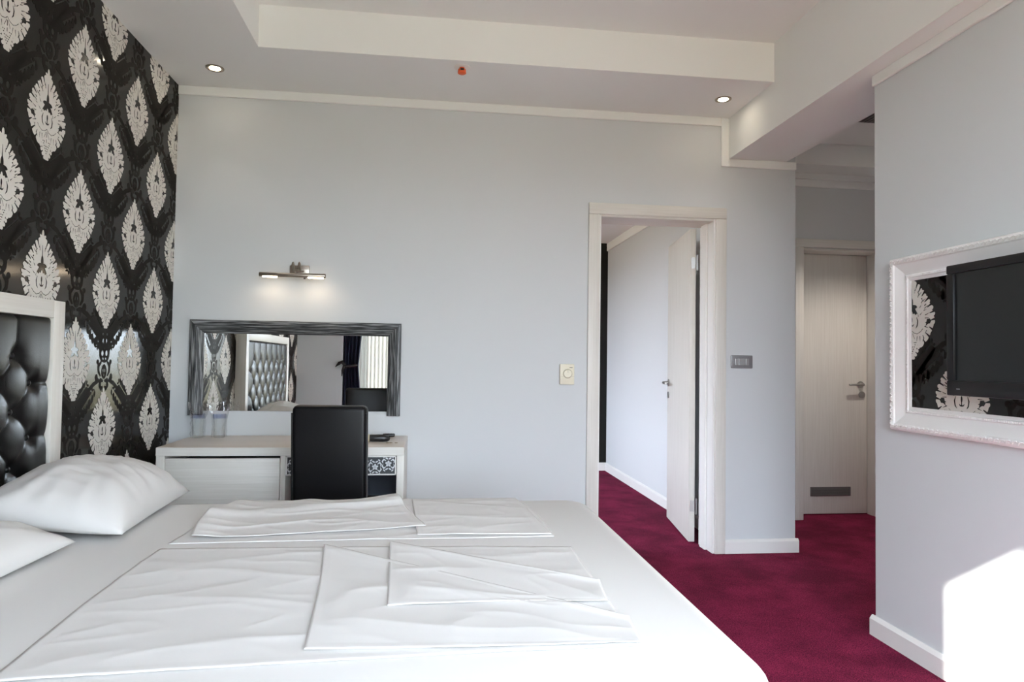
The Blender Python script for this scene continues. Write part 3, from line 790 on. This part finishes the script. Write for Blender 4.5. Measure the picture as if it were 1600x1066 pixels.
def relief_field(wd_, ht):
    xs = np.arange(-wd_/2, wd_/2+.0005, .001); zs = np.arange(-ht/2, ht/2+.0005, .001)
    X, Z = np.meshgrid(xs, zs); rnd = random.Random(5); f = np.full(X.shape, 9.0); pos = []
    n = int(wd_/.062)
    for i in range(n):
        cx = -wd_/2+(i+.5)*wd_/n; up_ = 1 if i % 2 else -1
        cz = up_*.008
        # flower
        for k in range(5):
            a = 2*PI*k/5+.3; f = np.minimum(f, ell(X, Z, cx+.0095*math.cos(a), cz+.0095*math.sin(a), .0062, .0048, a))
        f = np.maximum(f, -(ell(X, Z, cx, cz, .0040, .0040)))
        f = np.minimum(f, ell(X, Z, cx, cz, .0026, .0026))
        # s-scroll stems and leaves around
        for sg in (1, -1):
            for s2 in (1, -1):
                f = np.minimum(f, path(X, Z, [(cx+sg*.012, cz+s2*.014), (cx+sg*.022, cz+s2*.022), (cx+sg*.030, cz+s2*.012), (cx+sg*.026, cz+s2*.003)], [.0012, .0034, .0030, .0010]))
                f = np.minimum(f, ell(X, Z, cx+sg*.008, cz+s2*.026, .0075, .0034, sg*s2*.5))
                f = np.minimum(f, ell(X, Z, cx+sg*.020, cz+s2*.033, .0065, .0030, -sg*s2*.7))
    f = np.maximum.reduce([f, np.abs(X)-wd_/2+.0015, np.abs(Z)-ht/2+.0015])
    return xs, zs, f
rx, rz, rf = relief_field(DRX1-DRX0-.012, DRZ1-DRZ0-.012)
rm = field_mesh('carved_relief', rf, rx, rz, 'silver_relief', 'y', .004, True)
o = bpy.data.objects.new('carved_relief', rm); COL.objects.link(o); o.parent = dr
o.location = Vector(((DRX0+DRX1)/2, DY0+.004, (DRZ0+DRZ1)/2))-Vector(dr['_o'])

# ------------------------------------------------------------------ chair
ch = thing('dining_chair', (-0.42, 3.02, 0), 'black leather high-back chair drawn up to the desk', 'chair')
CM = Matrix.Translation((-0.421, 3.02, 0)) @ Matrix.Rotation(math.radians(-5), 4, 'Z')
def cbox(b, *q, r=.01, seg=3, extra=None): b.box(*q, r=r, seg=seg, mat=CM @ (extra if extra is not None else Matrix.Identity(4)))
lean = Matrix.Translation((0, 0, .42)) @ Matrix.Rotation(math.radians(4), 4, 'X') @ Matrix.Translation((0, 0, -.42))
b = MB(); cbox(b, -.160, .160, -.032, .034, .40, .945, r=.022, seg=4, extra=lean); bk = b.build('backrest', 'chair_leather', ch, 60)
b = MB()
for x in (-.150, .150):
    b.tube([(x*1.05, -.030, .42), (x*1.05, -.030, .915)], .0035, 8, mat=CM @ lean)
b.tube([(-.145, -.024, .940), (.145, -.024, .940)], .0035, 8, mat=CM @ lean)
b.build('piping', 'chair_leather', bk, 60)
b = MB(); cbox(b, -.190, .195, .02, .40, .405, .475, r=.022, seg=4); b.build('seat', 'chair_leather', ch, 60)
for x in (-.165, .165):
    for y in (.0, .37):
        b = MB(); b.tube([(x, y, 0), (x, y, .42)], [.016, .022], 4, mat=CM); b.build('leg', 'dark_wood', ch)

# ------------------------------------------------------------------ mirror
mi = thing('wall_mirror', (-0.745, YB, 0.825), 'wide mirror in a distressed charcoal and silver frame above the desk', 'mirror')
MX0, MX1, MZ0, MZ1 = -1.322, -0.167, 0.824, 1.353
MW = .075
def mould(w_):   # profile across the rail: (distance from outer edge, depth off the wall)
    return [(0, 0), (0, .026), (.004, .031), (.022, .033), (.026, .028), (.031, .028), (.035, .032), (w_-.016, .024), (w_-.004, .018), (w_, .014), (w_, 0)]
def rail_sweep(b, pts_fn, k):
    n = len(k); vs_ = []; fs = []
    for s_ in (0, 1):
        for q in k: vs_.append(pts_fn(s_, q))
    for i in range(n): fs.append((i, (i+1) % n, n+(i+1) % n, n+i))
    fs.append(tuple(range(n))); fs.append(tuple(range(n, 2*n))[::-1])
    b.add(vs_, fs)
pr = mould(MW)
b = MB(); rail_sweep(b, lambda s_, q: ((MX0+q[0]) if s_ == 0 else (MX1-q[0]), YB-q[1], MZ1-q[0]), pr); b.build('frame_rail', 'distress_x', mi, 20)
b = MB(); rail_sweep(b, lambda s_, q: (MX0+q[0], YB-q[1], MZ0 if s_ == 0 else MZ1-q[0]), pr); b.build('frame_stile', 'distress_z', mi, 20)
b = MB(); rail_sweep(b, lambda s_, q: (MX1-q[0], YB-q[1], MZ0 if s_ == 0 else MZ1-q[0]), pr); b.build('frame_stile', 'distress_z', mi, 20)
b = MB(); b.box(MX0+MW-.004, MX1-MW+.004, YB-.012, YB, MZ0+.024, MZ1-MW+.004); b.build('glass', 'mirror_glass', mi)

# ------------------------------------------------------------------ picture light
pl = thing('picture_light', (-0.745, YB, 1.60), 'brushed metal picture light with lit tube ends above the mirror', 'lamp')
b = MB(); b.box(-.797, -.690, YB-.018, YB, 1.612, 1.672, r=.003); b.build('wall_plate', 'nickel', pl, 40)
for x in (-.772, -.738):
    pts = []
    for i in range(17):
        a = PI*i/16; pts.append((x-.016+.034*(i/16), YB-.018-.075*(i/16), 1.632+.062*math.sin(a)-.022*(i/16)))
    b = MB(); b.tube(pts, .0045, 8); b.build('arm', 'nickel', pl, 60)
b = MB(); b.tube([(-.775, YB-.03, 1.640), (-.715, YB-.03, 1.640)], .006, 10); b.build('swivel_bar', 'nickel', pl, 60)
LY = YB-.093
b = MB(); b.tube([(-.944, LY, 1.606), (-.940, LY, 1.606), (-.590, LY, 1.606), (-.586, LY, 1.606)], [.010, .0125, .0125, .010], 16); b.build('tube', 'nickel', pl, 60)
b = MB(); b.lathe([(0, -.006), (.006, -.006), (.006, 0), (0, 0)], 10, mat=Matrix.Translation((-.70, LY, 1.592)), cap=False); b.build('switch', 'black_plastic', pl)
for x0, x1 in ((-.925, -.847), (-.681, -.598)):
    b = MB(); b.box(x0, x1, LY-.010, LY+.006, 1.5905, 1.5975, r=.002); b.build('light_strip', 'lamp_glow', pl)['label'] = 'glowing warm light strip'
    l = bpy.data.lights.new('picture_light_lamp', 'AREA'); l.shape = 'RECTANGLE'; l.size = .08; l.size_y = .014; l.energy = 0.10; l.color = (1, .78, .55)
    o = bpy.data.objects.new('picture_light_lamp', l); COL.objects.link(o); o.parent = pl
    o.location = Vector(((x0+x1)/2, LY, 1.588))-Vector(pl['_o']); o.rotation_euler = (math.radians(-18), 0, 0)

# ------------------------------------------------------------------ thermostat and switch
tm = thing('thermostat', (.805, YB, 1.014), 'cream plastic room thermostat with round dial left of the door', 'thermostat')
b = MB(); b.box(.762, .848, YB-.024, YB, 1.014, 1.134, r=.004); b.build('housing', 'cream_plastic', tm, 40)
b = MB(); b.lathe([(.026, 0), (.026, .006), (.023, .010), (0, .010)], 28, mat=Matrix.Translation((.807, YB-.024, 1.078)) @ Matrix.Rotation(PI/2, 4, 'X'), cap=False)
dl = b.build('dial', 'cream_plastic', tm, 40)
b = MB(); b.box(.8055, .8085, YB-.0352, YB-.034, 1.083, 1.099); b.build('pointer', 'cream_dark', dl)
b = MB(); b.lathe([(.0285, 0), (.0285, .001), (.026, .001)], 28, mat=Matrix.Translation((.807, YB-.024, 1.078)) @ Matrix.Rotation(PI/2, 4, 'X'), cap=False); b.build('scale_ring', 'cream_dark', tm)
b = MB(); b.box(.763, .847, YB-.0246, YB-.024, 1.061, 1.0622); b.build('seam_line', 'cream_dark', tm)
b = MB(); b.box(.818, .836, YB-.0246, YB-.024, 1.112, 1.115); b.build('print_mark', 'black_plastic', tm)
sw = thing('light_switch', (1.895, YB, 1.123), 'silver-grey wide light switch plate right of the open door', 'switch')
b = MB(); b.box(1.826, 1.966, YB-.010, YB, 1.123, 1.203, r=.006, seg=3); b.build('plate', 'grey_plastic', sw, 40)
b = MB(); b.box(1.852, 1.872, YB-.014, YB-.010, 1.143, 1.183, r=.002); b.build('rocker', 'grey_key', sw)
b = MB(); b.box(1.874, 1.918, YB-.014, YB-.010, 1.143, 1.183, r=.002); b.build('rocker', 'grey_key', sw)
b = MB(); b.box(1.920, 1.940, YB-.014, YB-.010, 1.143, 1.183, r=.002); b.build('rocker', 'grey_key', sw)

# ------------------------------------------------------------------ framed wallpaper panel and television on the right wall
FY0, FY1, FZ0, FZ1 = 1.005, 2.548, 0.889, 1.587
pf = thing('panel_frame', (XR, 1.78, FZ0), 'ornate white picture frame around black damask behind the television', 'frame')
PW = .098
prof = [(0, 0), (0, .022), (.004, .030), (.012, .034), (.024, .032), (.028, .027), (.040, .023), (.062, .013), (.072, .011), (.076, .015), (.084, .015), (.086, .011), (PW, .009), (PW, 0)]
def fr_h(zz, sg):
    b = MB(); rail_sweep(b, lambda s_, q: (XR-q[1], (FY0+q[0]) if s_ == 0 else (FY1-q[0]), zz+sg*q[0]), prof); return b
fr_h(FZ1, -1).build('frame_rail', 'frame_white', pf, 25); fr_h(FZ0, 1).build('frame_rail', 'frame_white', pf, 25)
for yy, sg in ((FY1, -1), (FY0, 1)):
    b = MB(); rail_sweep(b, lambda s_, q: (XR-q[1], yy+sg*q[0], (FZ0+q[0]) if s_ == 0 else (FZ1-q[0])), prof); b.build('frame_stile', 'frame_white', pf, 25)
# running scroll on the outer bead and a ticked inner bead
b = MB()
def scroll_at(y, z, dy, dz):
    nx = Vector((0, dz, -dy))
    P_ = Vector((XR-.034, y, z)); D_ = Vector((0, dy, dz))
    b.tube([P_-D_*.011-nx*.006, P_-D_*.004+nx*.004+Vector((-.003, 0, 0)), P_+D_*.006+nx*.006, P_+D_*.010+nx*.001, P_+D_*.006-nx*.003], [.0015, .0032, .003, .0026, .0016], 6)
def tick_at(y, z, dy, dz):
    nx = Vector((0, dz, -dy)); P_ = Vector((XR-.0155, y, z))
    b.tube([P_-nx*.0035, P_+nx*.0035], .0016, 5)
yy = FY1-.02
while yy > FY0+.02:
    scroll_at(yy, FZ1-.016, -1, 0); scroll_at(yy, FZ0+.016, -1, 0); yy -= .024
zz = FZ0+.03
while zz < FZ1-.02:
    scroll_at(XR and FY1-.016, zz, 0, 1); scroll_at(FY0+.016, zz, 0, 1); zz += .024
o = b.build('scroll_beading', 'frame_white', pf, 60); o['kind'] = 'stuff'
b = MB(); yy = FY1-.082
while yy > FY0+.082:
    tick_at(yy, FZ1-.080, -1, 0); tick_at(yy, FZ0+.080, -1, 0); yy -= .008
zz = FZ0+.082
while zz < FZ1-.082:
    tick_at(FY1-.080, zz, 0, 1); tick_at(FY0+.080, zz, 0, 1); zz += .008
o = b.build('ticked_beading', 'frame_white', pf, 60); o['kind'] = 'stuff'
b = MB(); b.box(XR-.006, XR, FY0+PW-.002, FY1-PW+.002, FZ0+PW-.002, FZ1-PW+.002); pn = b.build('wallpaper_panel', 'wallpaper_black', pf)
lim = (FY0+PW, FY1-PW, FZ0+PW*.85, FZ1-PW)
for k in range(-6, 2):
    for n in (-1, 0, 1):
        yc = 2.449+.25*k; zc = 1.340+.6*n+(0 if k % 2 == 0 else -.30)
        printed('medallion', MED, 'x-', 'wallpaper_white', pn, XR-.006, yc, zc, lim, .0012)
        printed('damask_scroll', DAM, 'x-', 'wallpaper_tone', pn, XR-.006, yc, zc-.31, lim, .0006)
tv = thing('television', (1.85, 1.78, 1.05), 'black flat television mounted in front of the white ornate frame', 'television')
TX, TY0, TY1, TZ0, TZ1 = 1.800, 1.408, 2.152, 1.049, 1.503
b = MB()
bz = .032
for q in ((TY0, TY1, TZ1-.030, TZ1), (TY0, TY1, TZ0, TZ0+.052), (TY0, TY0+bz, TZ0+.052, TZ1-.030), (TY1-bz, TY1, TZ0+.052, TZ1-.030)):
    b.box(TX, TX+.028, *q, r=.004, seg=2)
b.build('bezel', 'tv_black', tv, 40)
b = MB(); b.box(TX+.009, TX+.026, TY0+bz, TY1-bz, TZ0+.052, TZ1-.030); b.build('screen', 'tv_screen', tv)
b = MB(); b.box(TX+.026, TX+.062, TY0+.03, TY1-.03, TZ0+.02, TZ1-.02, r=.01); b.build('back_shell', 'tv_black', tv, 40)
b = MB(); b.box(TX+.055, XR-.004, 1.68, 1.88, 1.16, 1.38); b.build('wall_bracket', 'tv_black', tv)
b = MB(); b.box(TX-.0006, TX+.001, TY1-.06, TY1-.045, TZ0+.022, TZ0+.0245); b.build('print_mark', 'grey_key', tv)

# ------------------------------------------------------------------ ceiling fittings
def downlight(x, y, label, ZS=ZS, power=1.2, cone=80):
    t_ = thing('downlight', (x, y, ZS-.006), label, 'light', group='recessed ceiling downlights')
    M_ = Matrix.Translation((x, y, ZS)) @ Matrix.Rotation(PI, 4, 'X')
    b = MB(); b.lathe([(.030, -.004), (.046, 0), (.046, .004), (.040, .007), (.029, .004), (.026, -.004)], 28, mat=M_, cap=False); b.build('ring', 'nickel', t_, 40)
    b = MB(); b.lathe([(.026, .0035), (.018, .006), (0.0001, .007)], 20, mat=M_, cap=False); b.build('bulb', 'bulb_glow', t_, 60)
    l = bpy.data.lights.new('downlight_lamp', 'SPOT'); l.energy = power; l.spot_size = math.radians(cone); l.spot_blend = .6; l.color = (1, .90, .80); l.shadow_soft_size = .02
    o = bpy.data.objects.new('downlight_lamp', l); COL.objects.link(o); o.parent = t_; o.location = (0, 0, -.012)
downlight(-1.150, 3.640, 'lit chrome downlight in the soffit beside the wallpaper')
downlight(1.640, 3.621, 'lit chrome downlight in the soffit beside the beam')
downlight(3.14, 4.02, 'unseen downlight added in the hall ceiling to brighten the far door', 2.748, 44, 90)  # added lamp, out of view behind the beam, brightens the hall door
sp_ = thing('sprinkler_head', (.137, 3.431, ZS-.03), 'ceiling sprinkler with an orange protective cap', 'sprinkler')
M_ = Matrix.Translation((.137, 3.431, ZS)) @ Matrix.Rotation(PI, 4, 'X')
b = MB(); b.lathe([(.042, 0), (.042, .003), (.034, .006), (.016, .006), (.014, .004)], 28, mat=M_, cap=False); b.build('escutcheon', 'trim_white', sp_, 40)
b = MB(); b.lathe([(.013, .004), (.013, .012), (.020, .014), (.022, .032), (.018, .035), (0.0001, .035)], 20, mat=M_, cap=False); b.build('cap', 'orange_cap', sp_, 40)
b = MB(); b.box(.128, .146, 3.4085, 3.411, ZS-.024, ZS-.014); b.build('slot', 'black_plastic', sp_)

# ------------------------------------------------------------------ things on the desk
def tumbler(x, y, label, seed):
    t_ = thing('drinking_glass', (x, y, DT), label, 'glass', group='wrapped drinking glasses')
    M_ = Matrix.Translation((x, y, DT))
    b = MB(); b.lathe([(.0001, .001), (.027, .001), (.029, .004), (.033, .128), (.0315, .128), (.0275, .010), (.0001, .010)], 28, mat=M_, cap=False); b.build('tumbler', 'tumbler_glass', t_, 40)
    b = MB(); b.lathe([(.0345, .103), (.0352, .126)], 28, mat=M_, cap=False); b.build('printed_band', 'band_blue', t_, 60)
    def bag(u, v):
        a = 2*PI*u; k = v
        r_ = .0365+.008*max(0, k-.55)*1.5+.006*N(math.cos(a)*2+seed, math.sin(a)*2, k*5)
        fl_ = .5+.5*math.cos(2*a+seed)
        if k > .62: r_ += (k-.62)*.055*(fl_**2)
        hh = .002+k*(.150+.035*fl_*max(0, k-.6)/.4)
        cr = .004*N(a*3, k*9, seed)
        return (x+(r_+cr)*math.cos(a), y+(r_+cr)*math.sin(a)*.9, DT+hh)
    b = MB(); b.grid(bag, 40, 26); b.build('plastic_wrap', 'wrap_plastic', t_, 25)['label'] = 'crumpled clear plastic wrap'
tumbler(-1.235, 3.80, 'plastic-wrapped drinking glass on the desk, nearer the wallpaper', 1.0)
tumbler(-1.125, 3.80, 'plastic-wrapped drinking glass on the desk, nearer the chair', 4.3)
cs_ = thing('black_case', (-.27, 3.60, DT), 'small rolled black case with a gold end on the desk beside the chair', 'case')
b = MB(); b.tube([(-.335, 3.60, DT+.019), (-.325, 3.60, DT+.020), (-.235, 3.60, DT+.020), (-.215, 3.602, DT+.017), (-.205, 3.604, DT+.014)], [.015, .0185, .0195, .016, .008], 16); b.build('body', 'black_plastic', cs_, 60)
b = MB(); b.tube([(-.318, 3.60, DT+.020), (-.308, 3.60, DT+.020)], .0200, 16); b.build('end_ring', 'gold_ring', cs_, 60)
rc = thing('remote_control', (-.225, 3.84, DT), 'slim black remote control lying at the back of the desk', 'remote')
b = MB(); b.box(-.258, -.190, 3.825, 3.862, DT+.0005, DT+.017, r=.006, seg=3); b.build('body', 'black_plastic', rc, 50)
for i in range(4):
    b = MB(); b.lathe([(.0035, .017), (.003, .0185), (.0001, .0185)], 10, mat=Matrix.Translation((-.247+i*.015, 3.842, DT)), cap=False); b.build('key', 'grey_key', rc)
b = MB()
b.grid(lambda u, v: (-.345+u*.105, 3.72+v*.10, DT+.004+.016*abs(N(u*4, v*4, 3))+.010*math.sin(u*PI)*v), 24, 18)
o = b.build('crumpled_wrapper', 'paper', smooth=30); tag(o, 'crumpled pale wrapper lying between chair back and remote on the desk', 'wrapper')
for i, (x, y, lb) in enumerate(((-.212, 3.55, 'small coin on the desk edge nearest the black case'), (-.196, 3.556, 'small coin on the desk, middle of three'), (-.168, 3.552, 'small coin on the desk nearest the right end'))):
    b = MB(); b.lathe([(.0001, .0), (.008, 0), (.0085, .001), (.008, .002), (.0001, .002)], 16, mat=Matrix.Translation((x, y, DT+.0003)), cap=False)
    tag(b.build('coin', 'coin', smooth=40), lb, 'coin', group='coins on the desk')

for o in list(bpy.data.objects):
    if '_o' in o: del o['_o']
